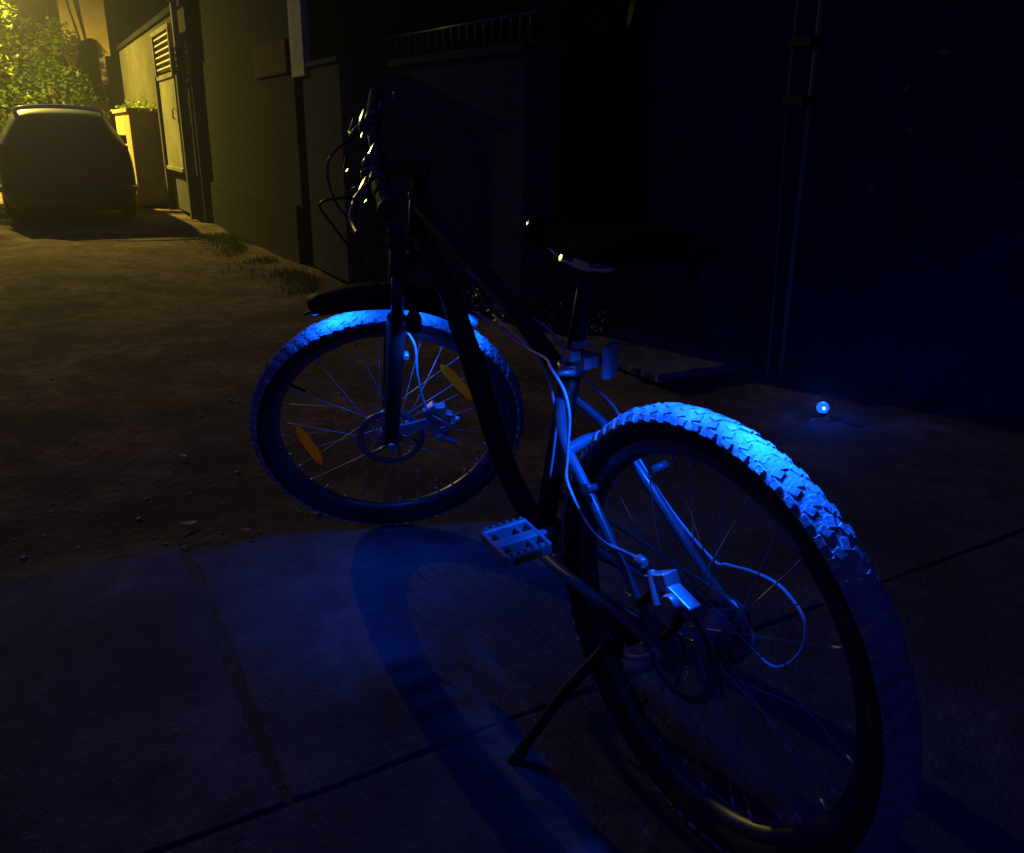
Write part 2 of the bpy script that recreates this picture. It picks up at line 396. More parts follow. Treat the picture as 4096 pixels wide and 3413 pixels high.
vine((3.3, -1.45, 0), 'low dark weeds between the railing wall and the pale apron', [(3.5, -1.45, .09), (3.2, -1.47, .13), (2.95, -1.58, .10), (3.8, -1.42, .07), (2.7, -1.75, .08)], 26, .032, [[(3.3, -1.5, 0), (3.32, -1.48, .1), (3.28, -1.45, .22)], [(3.5, -1.48, 0), (3.5, -1.45, .16)], [(2.95, -1.6, 0), (2.96, -1.58, .18)], [(3.8, -1.45, 0), (3.79, -1.42, .14)]], spread=.06)
# overhanging twig top right
tw = empty('overhanging_branch', (2.25, -1.5, 1.9), label='yellow lit leafy twig hanging into the top of the picture', cat='branch')
b = MB(); b.tube([(2.9, -2.4, 2.4), (2.5, -1.9, 2.1), (2.25, -1.5, 1.72), (2.28, -1.48, 1.55)], [.02, .012, .006, .002], 6, 5)
o = b.build('twig', MT['trunk'], tw); o.matrix_parent_inverse = M.Translation(-tw.location)
b = MB()
for (x, z, a, L) in ((2.295, 1.52, 1.25, .12), (2.25, 1.56, 1.5, .08), (2.33, 1.58, 1.1, .09), (2.18, 1.58, 1.3, .07), (2.22, 1.63, 1.9, .09), (2.12, 1.6, 1.2, .06)):
    addleaf(b, V((x-.06, -1.5+random.uniform(-.03, .03), z+.02)), rotz(random.uniform(-.5, .5)) @ M.Rotation(a, 3, 'Y'), L, L*.2, .1)
o = b.build('foliage', MT['leaf'], tw); o.matrix_parent_inverse = M.Translation(-tw.location)

# ================================================================ far end of the lane
fh_ = empty('villa', (19.5, -2, 0), label='far villa with a lit arched patch of facade and brown window, top left', cat='house')
# lit patch of facade round an arch-shaped shadow, put into an ochre shape
def arch_face(b, X, y0, y1, z0, z1, ya, zb, r, n=14):
    # rectangle minus round-topped opening centred at ya, spring height zb
    c = V((X, ya, zb)); pts = [c+V((0, r*math.cos(PI*i/n), r*1.25*math.sin(PI*i/n))) for i in range(n+1)]
    outer = []
    for i in range(n+1):
        a = PI*i/n; yy = max(y0, min(y1, ya+(y1-ya)*math.cos(a)*1.5 if math.cos(a) > 0 else ya-(ya-y0)*abs(math.cos(a))*1.5)); outer.append(V((X, yy, z1 if abs(math.cos(a)) < .9 else zb)))
    outer[0] = V((X, y1, zb)); outer[-1] = V((X, y0, zb))
    for i in range(n): b.quad(pts[i], outer[i], outer[i+1], pts[i+1])
b = MB(); arch_face(b, 18.5, -1.12, -.34, 0, 3.9, -.80, 2.35, .24)
b.add([(18.5, -.56, 2.35), (18.5, -.34, 2.35), (18.5, -.42, 2.15), (18.5, -.47, 2.1)], [(0, 1, 2, 3)])
b.quad((18.5, -1.12, 2.4), (18.5, -1.02, 2.4), (18.5, -1.02, 2.62), (18.5, -1.12, 2.62))
o = b.build('lit_facade_patch', MT['ochre'], fh_); o.matrix_parent_inverse = M.Translation(-fh_.location)
so = o.modifiers.new('solid', 'SOLIDIFY'); so.thickness = .25; so.offset = -1
part('wall', lambda b: (b.box((20.6, -2.8, 2.2), (3.2, 6.2, 4.6)),), MT['wall'], fh_)
part('corner_strip', lambda b: b.box((18.93, -1.02, 2.24), (.12, .11, .78)), MT['pale'], fh_)
def wfr(b):
    for z in (1.44, 1.62, 1.85): b.box((18.94, -.76, z), (.08, .52, .04))
    for y in (-1.0, -.78, -.52): b.box((18.92, y, 1.5), (.07, .05, .9))
part('window', wfr, MT['brick'], fh_)
# tree beside the lane at left
def tree(root, label, crown, n, L, trunk, seed, fillmat):
    random.seed(seed)
    t = empty('tree', root, label=label, cat='tree', group='trees at the end of the lane')
    b = MB()
    for s_, r_ in trunk: b.tube(s_, r_, 8, 4)
    o = b.build('trunk', MT['trunk'], t); o.matrix_parent_inverse = M.Translation(-V(root))
    b = MB()
    for c, r_ in crown:
        for i in range(int(n*r_)):
            d = V((random.gauss(0, 1), random.gauss(0, 1), random.gauss(0, 1))); d.normalize()
            p = V(c)+d*r_*random.random()**.45
            addleaf(b, p, rndR(), L*random.uniform(.6, 1.3), L*.55)
    o = b.build('crown', fillmat, t); o.matrix_parent_inverse = M.Translation(-V(root))
tree((13.6, 1.75, 0), 'bright leafy tree caught by the street lamp at the far left', [((13.2, 1.0, 1.9), .45), ((13.3, 1.3, 2.6), .55), ((13.5, 1.6, 1.5), .5), ((13.3, .75, 2.45), .25), ((13.3, 1.2, 1.0), .4), ((13.6, 1.9, 2.2), .6)], 900, .10,
     [([(13.6, 1.75, -.05), (13.6, 1.7, 1.0), (13.4, 1.5, 2.0), (13.3, 1.3, 2.6)], [.09, .08, .05, .02]), ([(13.6, 1.7, 1.0), (13.4, 1.3, 1.6), (13.2, 1.0, 2.0)], [.05, .03, .015])], 3, MT['leaf'])
tree((17.4, -.2, 0), 'dim bushy tree in front of the far villa', [((17.4, -.1, 1.7), .55), ((17.5, .3, 2.3), .6), ((17.6, -.2, 2.6), .3), ((17.4, .5, 1.4), .5), ((17.6, -.5, 1.3), .4), ((17.2, .2, .8), .5)], 700, .11,
     [([(17.4, -.2, -.05), (17.4, -.1, 1.0), (17.5, .2, 2.2)], [.08, .06, .02])], 5, MT['leaf'])
bk = MB(); bk.box((24, 3, 3.2), (.3, 16, 6.8))
bk.build('end_wall', MT['wall'], label='dark wall closing off the far end of the lane', cat='wall')
random.seed(11)

# ================================================================ street lamp (just outside the frame)
sl = empty('street_lamp', (15.1, 2.25, 0), label='yellow street lamp on a pole just beyond the top left corner', cat='street lamp')
part('pole', lambda b: b.tube([(15.1, 2.25, -.05), (15.1, 2.25, 3.9), (15.0, 2.05, 4.3), (14.65, 1.6, 4.4)], [.07, .05, .04, .03], 10, 4), MT['steelw'], sl)
def hood(b): b.lathe([(.02, .12), (.10, .10), (.17, .0), (.165, -.01), (.09, .085)], 20, 'z', STREET+V((0, 0, .10)))
part('lamp_shade', hood, MT['steelw'], sl)
part('bulb', lambda b: b.lathe([(.001, -.05), (.035, -.035), (.05, 0), (.035, .035), (.001, .05)], 14, 'z', STREET+V((0, 0, .05))), MT['bulb'], sl)
ld = bpy.data.lights.new('street_light', 'SPOT'); ld.spot_size = math.radians(172); ld.spot_blend = 1.0; ld.energy = STREET_W; ld.color = YEL; ld.shadow_soft_size = .06
lo = bpy.data.objects.new('street_light', ld); col.objects.link(lo); lo.location = STREET-V((0, 0, .12))

# ================================================================ parked car
car = empty('parked_car', (10.05, .26, 0), label='small dark hatchback parked in the lane, seen from behind', cat='car')
CY = .27
def body(b):
    # stations: x, z_bottom, belt z, roof z, half widths: bottom, belt, roof
    st = [(10.02, .22, .62, .68, .50, .62, .50), (10.03, .15, .74, .82, .64, .67, .50), (10.10, .10, .82, 1.05, .67, .66, .44), (10.22, .10, .84, 1.19, .68, .67, .45), (10.5, .10, .84, 1.235, .69, .68, .46),
          (11.2, .10, .83, 1.25, .69, .68, .46), (11.9, .10, .82, 1.2, .69, .68, .45), (12.5, .10, .80, .92, .68, .66, .52), (13.1, .10, .72, .76, .66, .62, .5), (13.35, .26, .5, .54, .56, .54, .44)]
    rings = []
    for x, zb, zl, zr, wb_, wl, wr in st:
        h_ = [(0, zb), (wb_*.8, zb), (wb_, zb+.09), (wb_+.015, (zb+zl)/2), (wl, zl), (wr+.06, zl+(zr-zl)*.55), (wr, zl+(zr-zl)*.88), (wr*.75, zr), (0, zr+.01)]
        ring = [(x, CY+y, z) for y, z in h_]+[(x, CY-y, z) for y, z in h_[-2:0:-1]]
        rings.append(ring)
    n = len(rings[0]); vs_ = sum(rings, []); fs = []
    for i in range(len(rings)-1):
        for k in range(n): fs.append((i*n+k, i*n+(k+1) % n, (i+1)*n+(k+1) % n, (i+1)*n+k))
    fs.append(list(range(n))[::-1]); fs.append([(len(rings)-1)*n+k for k in range(n)])
    b.add(vs_, fs, True)
o = part('body', body, MT['carpaint'], car)
ss = o.modifiers.new('sub', 'SUBSURF'); ss.levels = 2; ss.render_levels = 2
part('roof_highlight', lambda b: b.tube([(10.36, CY-.43, 1.14), (10.20, CY-.41, 1.195), (10.17, CY-.2, 1.222), (10.165, CY, 1.228), (10.17, CY+.2, 1.222), (10.20, CY+.41, 1.195), (10.36, CY+.43, 1.14)], .026, 10, 4, flat=(1, .8)), MT['roofglint'], car)  # highlight along the roof edge, made as a pale raised strip
part('rear_window', lambda b: b.add([(10.045, CY-.50, .86), (10.045, CY+.50, .86), (10.17, CY+.38, 1.13), (10.17, CY-.38, 1.13)], [(0, 1, 2, 3)]), MT['glass'], car)
part('bumper', lambda b: b.tube([(10.2, CY-.68, .36), (10.02, CY-.6, .36), (9.97, CY-.3, .36), (9.96, CY, .36), (9.97, CY+.3, .36), (10.02, CY+.6, .36), (10.2, CY+.68, .36)], .045, 8, 3), MT['carpaint'], car)
part('number_plate', lambda b: b.box((9.975, CY, .55), (.012, .36, .09)), MT['plate'], car)
for s_ in (-1, 1):
    part('tail_lamp', lambda b: b.box((10.03, CY+s_*.57, .72), (.06, .12, .22)), MT['taillight'], car)
    part('wing_mirror', lambda b: b.box((12.0, CY+s_*.76, .88), (.09, .14, .11)), MT['plastic'], car)
for x in (10.65, 12.85):
    for s_ in (-1, 1):
        w_ = part('wheel', lambda b: b.lathe([(.10, -.09), (.24, -.09), (.27, -.06), (.27, .06), (.24, .09), (.10, .09)], 24, 'y', (x, CY+s_*.60, .27)), MT['tyre'], car)
        part('hubcap', lambda b: b.lathe([(.001, .096*s_), (.12, .098*s_), (.17, .088*s_)], 20, 'y', (x, CY+s_*.60, .27)), MT['silver'], w_)
part('rear_wiper', lambda b: b.tube([(10.03, CY, .86), (10.06, CY+.22, .93)], .008, 5), MT['plastic'], car)

# ================================================================ the bicycle
R_ = .338; WB = 1.09797; LEAN = .06918; STEER = 1.21928; HB = .0069
HA = math.radians(70.5)
axd = V((-math.cos(HA), 0, math.sin(HA))); nf = V((math.sin(HA), 0, math.cos(HA)))
FH = V((WB, 0, R_)); CROWN = FH+axd*.47-nf*.04
O_ = V((0, 0, R_))
S3 = M.Rotation(STEER, 4, axd)
SM = M.Translation(CROWN) @ S3 @ M.Translation(-CROWN)       # steered parts
BW = M.Rotation(-LEAN, 4, 'X') @ M.Translation(O_) @ M.Rotation(HB, 4, 'Y') @ M.Translation(-O_)
bike = empty('bicycle', label='dark mountain bike on its kickstand, tyres and cables lit bright blue, front wheel turned', cat='bicycle')
bike.matrix_world = BW
I4 = M.Identity(4)
def bp(name, fn, m_, parent=None, steered=False, loc=None, **k):
    b = MB(); fn(b)
    return b.build(name, m_, parent or bike, SM if steered else I4, **k)
def cyl(b, p, d, r, h, n=14, mi=0):
    p = V(p); d = V(d).normalized(); b.tube([p-d*h/2, p+d*h/2], r, n, mi=mi)

# ---- wheel builder (hub centre at origin, axle along y)
def tyre_mesh(b):
    mr = .0255; cr = .3065
    prof = [(cr+mr*math.cos(a), mr*1.04*math.sin(a)) for a in [(-150+i*300/20)*PI/180 for i in range(21)]]
    b.lathe(prof[:6], 120); b.lathe(prof[5:16], 120, mi=1); b.lathe(prof[15:], 120)
    # bead ridges / moulded lines on both sidewalls
def tread_mesh(b):
    rnd = random.Random(5)
    N = 74
    def knob(a, y, tilt, L, Wd, H, rbase, nrm):
        ca, sa = math.cos(a), math.sin(a)
        rad = V((ca, 0, sa)); tan = V((-sa, 0, ca)); ax = V((0, 1, 0))
        nvec = rad*math.cos(nrm)+ax*math.sin(nrm); side = ax*math.cos(nrm)-rad*math.sin(nrm)
        t2 = tan*math.cos(tilt)+side*math.sin(tilt); s2 = side*math.cos(tilt)-tan*math.sin(tilt)
        c = rad*rbase+ax*y
        R3 = M((t2, s2, nvec)).transposed()
        b.box(c+nvec*(H/2-.001), (L, Wd, H), R3, taper=.84)
    for i in range(N):
        a = 2*PI*i/N; d = 2*PI/N
        cr = .3065; mr = .0262
        for s_ in (-1, 1):
            j = rnd.uniform(-.001, .001)
            for (ph, off, tilt, L, Wd, H) in ((0 if s_ > 0 else .5, .20, .35*s_, .0165, .0105, .0014), (.25 if s_ > 0 else .75, .62, -.35*s_, .0145, .0105, .0014), (.5, 1.05, .08*s_, .0150, .0100, .0028)):
                th = off*s_
                knob(a+d*ph, mr*math.sin(th)*1.04, tilt, L, Wd, H+j, cr+mr*math.cos(th), th)
def rim_mesh(b):
    b.lathe([(.2895, -.0125), (.287, -.0145), (.272, -.0150), (.2665, -.0105), (.2625, -.004), (.2625, .004), (.2665, .0105), (.272, .0150), (.287, .0145), (.2895, .0125)], 120, closed=True)
def spoke_mesh(side, lean):
    b = MB()
    a0 = 0.0; fl = V((.026*math.cos(a0), side*.031, .026*math.sin(a0)))
    a1 = a0+lean*math.radians(68); rm = V((.263*math.cos(a1), side*.004, .263*math.sin(a1)))
    b.tube([fl-V((0, side*.004, 0)), fl, rm], .0011, 5)
    dv = (rm-fl).normalized(); b.tube([rm-dv*.016, rm+dv*.002], .0023, 6)
    me = b.build('spoke', MT['steel'])
    return me
SP = {(s_, l): spoke_mesh(s_, l) for s_ in (-1, 1) for l in (-1, 1)}
tyre_d = None
def make_wheel(matrix, disc_side=1, rear=False, phase=0.):
    b = MB(); rim_mesh(b); wl = b.build('wheel', MT['rim'], bike, matrix)
    b = MB(); tyre_mesh(b); ty = b.build('tyre', [MT['tyre'], MT['casing']], wl)
    b = MB(); tread_mesh(b); b.build('tread', MT['tread'], wl)
    # hub
    b = MB()
    b.lathe([(.001, -.062), (.010, -.062), (.010, -.036), (.030, -.033), (.030, -.029), (.015, -.024), (.013, 0), (.015, .024), (.030, .029), (.030, .033), (.012, .036), (.012, .062), (.001, .062)], 28)
    b.build('hub', MT['silver'], wl)
    for s_ in (-1, 1):
        for l in (-1, 1):
            src = SP[(s_, l)]
            for k in range(8):
                a = phase+k*PI/4+(PI/8 if l > 0 else 0)+(PI/16 if s_ > 0 else 0)
                c = src.copy(); col.objects.link(c); c.parent = wl; c.matrix_local = M.Rotation(-a, 4, 'Y')
    # brake disc
    b = MB(); y = .044
    b.lathe([(.066, y-.001), (.082, y-.001), (.082, y+.001), (.066, y+.001)], 60, closed=True)
    for k in range(6):
        a = k*PI/3; b.tube([V((.022*math.cos(a), y, .022*math.sin(a))), V((.068*math.cos(a+.5), y, .068*math.sin(a+.5)))], .003, 5)
    b.lathe([(.015, y-.002), (.026, y-.002), (.026, y+.002), (.015, y+.002)], 24, closed=True)
    b.build('brake_disc', MT['rotor'], wl)
    return wl
rw_ = make_wheel(M.Translation(O_), rear=True, phase=.1)
fwm = SM @ M.Translation(FH)
fwl = make_wheel(fwm, phase=.2)
for k, ob in SP.items(): bpy.data.objects.remove(ob)
# valve + amber reflectors on the front wheel
def refl(b, p, q, wd=.019):
    p = V(p); q = V(q); d = (q-p).normalized(); n = 10; s_ = V((0, 1, 0)).cross(d)
    tops = []; L = (q-p).length
    vs_ = []; 
    for i in range(n+1):
        t = i/n; wv = wd*(max(0, 1-abs(2*t-1)**3.2))**.5*.5+.002
        c = p+d*L*t+V((0, .004, 0))
        vs_ += [c+s_*wv-V((0, .006, 0)), c+s_*wv*.8+V((0, .004, 0)), c-s_*wv*.8+V((0, .004, 0)), c-s_*wv-V((0, .006, 0))]
    fs = []
    for i in range(n):
        for k in range(4): fs.append((i*4+k, i*4+(k+1) % 4, i*4+4+(k+1) % 4, i*4+4+k))
    fs += [(0, 1, 2, 3), tuple(n*4+k for k in range(4))]
    b.add(vs_, fs, False)
for (p, q) in (((.208, .012, .080), (.192, .012, -.046)), ((-.168, .012, .144), (-.215, .012, .024))):
    b = MB(); refl(b, p, q); b.build('wheel_reflector', MT['amber'], fwl)
b = MB(); b.tube([(.0, .0, .262), (0, 0, .225)], [.004, .003], 8); b.build('valve', MT['plastic'], fwl, M.Rotation(.75, 4, 'Y'))
b = MB(); b.tube([(.0, .0, .262), (0, 0, .225)], [.004, .003], 8); b.build('valve', MT['plastic'], rw_, M.Rotation(2.6, 4, 'Y'))

# ---- frame
BB = V((.425, 0, .30)); ST = V((.317, 0, .655)); HT0 = CROWN+axd*.015; HT1 = CROWN+axd*.135
JN = V((.335, 0, .60))
def fr(b):
    b.tube([BB, ST], [.019, .0175], 16)
    b.tube([BB+V((.01, 0, .012)), V((.548, 0, .392)), V((.672, 0, .585)), V((.775, 0, .725)), HT0+V((-.004, 0, .03))], [.021, .0215, .0225, .021, .019], 16, 6)
    b.tube([ST+V((.005, 0, -.03)), V((.50, 0, .72)), V((.70, 0, .80)), HT1+V((-.003, 0, -.03))], [.0155, .016, .018, .0185], 16, 6)
    b.tube([HT0, HT1], .021, 18)
    b.tube([HT0, HT0+axd*.014], .024, 18); b.tube([HT1-axd*.014, HT1], .024, 18)
    cyl(b, BB, (0, 1, 0), .023, .073, 20)
o = bp('frame', fr, MT['paint'])
def stays(b):
    for s_ in (-1, 1):
        b.tube([JN+V((-.002, s_*.012, .0)), V((.276, s_*.043, .553)), V((.199, s_*.052, .497)), V((.069, s_*.062, .392)), V((.006, s_*.066, .352))], [.0085, .0088, .0085, .0075, .0065], 12, 6)
        b.tube([BB+V((-.015, s_*.025, -.003)), V((.33, s_*.040, .308)), V((.16, s_*.056, .322)), V((.01, s_*.066, .335))], [.0115, .011, .009, .0075], 12, 6)
        b.box((0, s_*.067, .34), (.045, .006, .055))
        b.tube([V((.178, s_*.055, .512)), V((.172, s_*.078, .520))], .0075, 12)
    b.tube([V((.262, -.05, .540)), V((.268, 0, .548)), V((.262, .05, .540))], .0105, 12, 4)
    b.tube([V((.335, -.042, .308)), V((.335, .042, .308))], .009, 10)
bp('rear_stays', stays, MT['paint2'])
bp('seat_clamp', lambda b: (b.lathe([(.018, -.008), (.0225, -.008), (.0225, .010), (.018, .010)], 20, 'z', ST+V((-.001, 0, 0)), closed=True), b.tube([ST+V((-.02, .012, .002)), ST+V((-.035, .02, .004)), ST+V((-.03, .045, .006))], .005, 6)), MT['silver'])
bp('seat_post', lambda b: b.tube([ST+V((.01, 0, -.03)), V((.262, 0, .825))], .0137, 16), MT['paint'])
def saddle(b):
    xs_ = [(.10, .078, .868), (.115, .083, .872), (.16, .083, .873), (.21, .066, .868), (.27, .04, .864), (.33, .026, .864), (.385, .021, .868), (.415, .015, .866), (.425, .006, .86)]
    vs_ = []; n = 14
    for x, wv, z in xs_:
        for k in range(n):
            a = 2*PI*k/n; y = wv*math.cos(a); zz = z+(.016*math.sin(a) if math.sin(a) > 0 else .034*math.sin(a))-.35*abs(y)**1.5
            vs_.append((x, y, zz))
    fs = []
    for i in range(len(xs_)-1):
        for k in range(n): fs.append((i*n+k, i*n+(k+1) % n, (i+1)*n+(k+1) % n, (i+1)*n+k))
    fs += [tuple(range(n)), tuple((len(xs_)-1)*n+k for k in range(n))]
    b.add(vs_, fs, True)
sd = bp('saddle', saddle, MT['leather']); 
s2 = sd.modifiers.new('s', 'SUBSURF'); s2.levels = 1; s2.render_levels = 2
b = MB()
for s_ in (-1, 1): b.tube([(.14, s_*.045, .845), (.2, s_*.022, .828), (.29, s_*.022, .828), (.38, s_*.008, .850)], .0035, 8, 5)
b.box((.25, 0, .832), (.04, .05, .02)); b.build('saddle_rail', MT['steel'], sd)
# ---- rear reflector on the seat post
rr = bp('rear_reflector', lambda b: (b.box((.262, -.035, .672), (.010, .034, .05), M.Rotation(.5, 3, 'Z')),), MT['clear'])
b = MB(); b.box((.290, -.008, .672), (.04, .03, .018)); b.tube([(.31, -.02, .672), (.31, .02, .672)], .006, 8); b.box((.288, .018, .685), (.022, .018, .014)); b.box((.30, .0, .70), (.03, .025, .012)); b.build('bracket', MT['silver'], rr)

# ---- crankset
def crank(b):
    cyl(b, BB, (0, 1, 0), .010, .13, 12)
    pl = V((.283, .078, .398)); pr_ = V((.567, -.078, .202))
    L0 = BB+V((0, .066, 0)); R0 = BB+V((0, -.066, 0))
    b.tube([L0, L0.lerp(pl, .5), pl], [.016, .0115, .0125], 10, 3, flat=(1, .62))
    b.tube([R0, R0.lerp(pr_, .5), pr_], [.016, .0115, .0125], 10, 3, flat=(1, .62))
    cyl(b, pl, (0, 1, 0), .008, .03); cyl(b, pr_, (0, 1, 0), .008, .03)
    cyl(b, L0, (0, 1, 0), .017, .016)
ck = bp('crankset', crank, MT['silver'])
b = MB(); N = 44
prof = []
for i in range(N*2):
    a = PI*i/N; r = .088 if i % 2 else .083; prof.append((r*math.cos(a), r*math.sin(a)))
vs_ = [(BB.x+x, -.045, BB.z+z) for x, z in prof]+[(BB.x+x, -.048, BB.z+z) for x, z in prof]+[(BB.x+x*.72, -.045, BB.z+z*.72) for x, z in prof]+[(BB.x+x*.72, -.048, BB.z+z*.72) for x, z in prof]
K = 2*N; fs = []
for i in range(K):
    j = (i+1) % K; fs += [(i, j, K+j, K+i), (i, j, 2*K+j, 2*K+i), (K+i, K+j, 3*K+j, 3*K+i), (2*K+i, 2*K+j, 3*K+j, 3*K+i)]
b.add(vs_, fs)
for k in range(4): a = k*PI/2+.3; b.tube([BB+V((.012*math.cos(a), -.050, .012*math.sin(a))), BB+V((.066*math.cos(a), -.0465, .066*math.sin(a)))], .007, 6)
b.build('chainring', MT['rim'], ck)
def pedal(c, s_):
    pb = MB(); c = V(c)
    tilt = M.Rotation(-.10, 3, 'Y')
    def bx(p, sz): pb.box(c+tilt @ (V(p)*.88), [q_*.88 for q_ in sz], tilt)
    for x in (-.043, .043): bx((x, s_*.048, 0), (.010, .094, .026))
    for y in (.004, .092): bx((0, s_*y, 0), (.092, .008, .024))
    bx((0, s_*.048, 0), (.022, .084, .022))
    for y in (.028, .070): bx((0, s_*y, 0), (.084, .006, .016))
    for x in (-.046, .046):
        for k in range(6): bx((x, s_*(.012+k*.0145), .015), (.006, .006, .008))
    pd = pb.build('pedal', MT['plasticb'], bike); bevel(pd, .002, 1)
    for x in (-.0485, .0485):
        q = MB(); q.box(c+tilt @ V((x*.9, s_*.044, .0)), (.004, .045, .012), tilt); q.build('pedal_reflector', MT['amberd'], pd)
MT['plasticb'] = mat('grey_pedal_plastic', (.22, .22, .25), .45, c2=(.32, .32, .36), scale=30)
MT['carpaint'].node_tree.nodes['Principled BSDF'].inputs['Coat Roughness'].default_value = .3
MT['amberd'] = mat('pedal_reflector_amber', (.2, .1, .02), .3)
pedal((.283, .092, .398), 1); pedal((.567, -.092, .202), -1)
# ---- chain, cassette, derailleur
def chain(b):
    rc, rs = .085, .042; P = []
    for i in range(15): a = PI/2-PI*i/14; P.append(V((BB.x+rc*math.cos(a), -.046, BB.z+rc*math.sin(a))))
    P += [V((.02, -.05, .25)), V((.045, -.05, .235)), V((.02, -.05, .215)), V((-.01, -.05, .27))]
    for i in range(9): a = -PI/2-PI*i/8; P.append(V((rs*math.cos(a), -.05, R_+rs*math.sin(a))))
    b.tube(P, .0042, 6, closed=True, flat=(1, .8))
bp('chain', chain, MT['rotor'])
b = MB()
for k in range(7): r = .055-k*.0055; y = -.036-k*.0035; b.lathe([(.015, y-.001), (r, y-.001), (r, y+.001), (.015, y+.001)], 28, closed=True)
b.build('cassette', MT['rotor'], rw_)
def derail(b):
    b.tube([V((.0, -.072, .325)), V((-.012, -.085, .300)), V((.006, -.082, .272))], [.012, .014, .010], 8, 3)
    b.box((.018, -.056, .242), (.014, .004, .085), M.Rotation(.3, 3, 'Y')); b.box((.018, -.044, .242), (.014, .004, .085), M.Rotation(.3, 3, 'Y'))
    for p in ((.008, -.05, .268), (.03, -.05, .215)): cyl(b, p, (0, 1, 0), .016, .006, 16)
bp('rear_derailleur', derail, MT['silver'])
bp('quick_release', lambda b: (cyl(b, (0, 0, R_), (0, 1, 0), .0028, .17, 8), cyl(b, (0, .078, R_), (0, 1, 0), .010, .014, 12), cyl(b, (0, -.08, R_), (0, 1, 0), .009, .012, 12), b.tube([(0, .086, R_), (.02, .092, .325), (.055, .09, .305)], [.006, .005, .004], 8, 3)), MT['silver'])
# ---- rear brake caliper on top of the disc
def cal(b, c, s_=1):
    c = V(c)
    b.box(c+V((.018, .004, .006)), (.046, .026, .024), M.Rotation(.5, 3, 'Y')); b.box(c+V((-.022, .004, -.004)), (.050, .022, .022), M.Rotation(-.25, 3, 'Y'))
    b.tube([c+V((-.02, .016, -.004)), c+V((-.02, .028, -.004))], .014, 14)
    b.tube([c+V((.034, .010, .016)), c+V((.002, .024, -.020))], .0075, 8); b.box(c+V((.0, -.004, -.026)), (.05, .006, .03))
    b.tube([c+V((.046, .012, .020)), c+V((.062, .012, .022))], .0085, 10)
rc_ = bp('brake_caliper', lambda b: cal(b, (-.006, .058, .436)), MT['silver'])
bevel(rc_, .004, 3)
bp('caliper_mount', lambda b: (b.tube([(.055, .066, .385), (.03, .064, .415), (.01, .062, .43)], .007, 8, 3), b.tube([(.0, .066, .36), (-.02, .064, .39), (-.03, .062, .425)], .007, 8, 3)), MT['forkb'])
# ---- fork (steered)
LG = [FH+V((0, s_*.062, 0)) for s_ in (-1, 1)]
def lowers(b):
    for s_ in (-1, 1):
        p0 = FH+V((0, s_*.058, 0))
        b.tube([p0+axd*(-.012)-nf*0, p0+axd*.03+V((0, s_*.004, 0)), p0+axd*.20+V((0, s_*.006, 0)), p0+axd*.35+V((0, s_*.006, 0))], [.012, .0175, .0195, .0215], 16, 5)
        b.lathe([(.001, -.01), (.014, -.01), (.014, .01), (.001, .01)], 14, 'y', p0)
    pa = FH+axd*.345
    b.tube([pa+V((0, -.062, 0)), pa+V((0, -.05, 0))+axd*.035, pa+axd*.048, pa+V((0, .05, 0))+axd*.035, pa+V((0, .062, 0))], .011, 10, 6, flat=(1.5, .8))
fk = bp('fork', lowers, MT['forkb'], steered=True)
b = MB()
for s_ in (-1, 1): b.tube([FH+V((0, s_*.063, 0))+axd*.34, FH+V((0, s_*.063, 0))+axd*.46], .0145, 14)
b.build('stanchion', MT['rim'], fk)
b = MB()
b.tube([FH+V((0, -.066, 0))+axd*.465, FH+V((0, -.03, 0))+axd*.472-nf*.03, CROWN, FH+V((0, .03, 0))+axd*.472-nf*.03, FH+V((0, .066, 0))+axd*.465], .018, 12, 5)
for s_ in (-1, 1): b.tube([FH+V((0, s_*.063, 0))+axd*.45, FH+V((0, s_*.063, 0))+axd*.492], .0195, 14)
b.build('fork_crown', MT['forkb'], fk)
for s_ in (-1, 1):
    b = MB(); cyl(b, FH+V((-.006*0, s_*.07, .0))-nf*.024+axd*.255, (0, 1, 0), .0065, .02, 10)
    b.build('brake_boss', MT['silver'], fk)
# front caliper behind the left leg
def fcal(b):
    for (x, z, rr_) in ((.955, .402, .012), (.938, .392, .014), (.928, .368, .013), (.945, .335, .011), (.930, .340, .014), (.955, .312, .014)):
        b.box((x+.022, .056, z), (rr_*1.7, .022, rr_*1.5), M.Rotation(x*40, 3, 'Y'))
    b.tube([(.975, .058, .312), (.962, .062, .295), (.950, .06, .280)], [.010, .009, .006], 8, 3)
    b.box((.985, .05, .355), (.035, .016, .085)); b.box((1.03, .056, .36), (.07, .006, .03))
    b.tube([(.915+.02, .062, .355), (.905+.02, .062, .350)], .008, 8)
o = bp('brake_caliper', fcal, MT['silver'], steered=True); bevel(o, .004, 3)
bp('quick_release', lambda b: (cyl(b, FH, (0, 1, 0), .0028, .15, 8), cyl(b, FH+V((0, .078, 0)), (0, 1, 0), .009, .012, 12), cyl(b, FH-V((0, .078, 0)), (0, 1, 0), .009, .012, 12)), MT['silver'], steered=True)
# ---- mudguard over the front tyre
def mud(b):
    n = 16; a0, a1 = math.radians(81), math.radians(140); vs_ = []
    for i in range(n+1):
        t = i/n; a = a0+(a1-a0)*t; wv = .050*(1-.35*abs(2*t-1)**4); r = .385+.012*(2*t-1)**2*(1 if t < .5 else -1.5)
        for (y, dr) in ((-1, -.026), (-.7, -.004), (0, .003), (.7, -.004), (1, -.026)): vs_.append(FH+V(((r+dr)*math.cos(a), y*wv, (r+dr)*math.sin(a))))
    b.add(vs_, [(i*5+k, i*5+k+1, i*5+k+6, i*5+k+5) for i in range(n) for k in range(4)], True)
mg = o = bp('mudguard', mud, MT['plastic'], steered=True); so = o.modifiers.new('s', 'SOLIDIFY'); so.thickness = .003
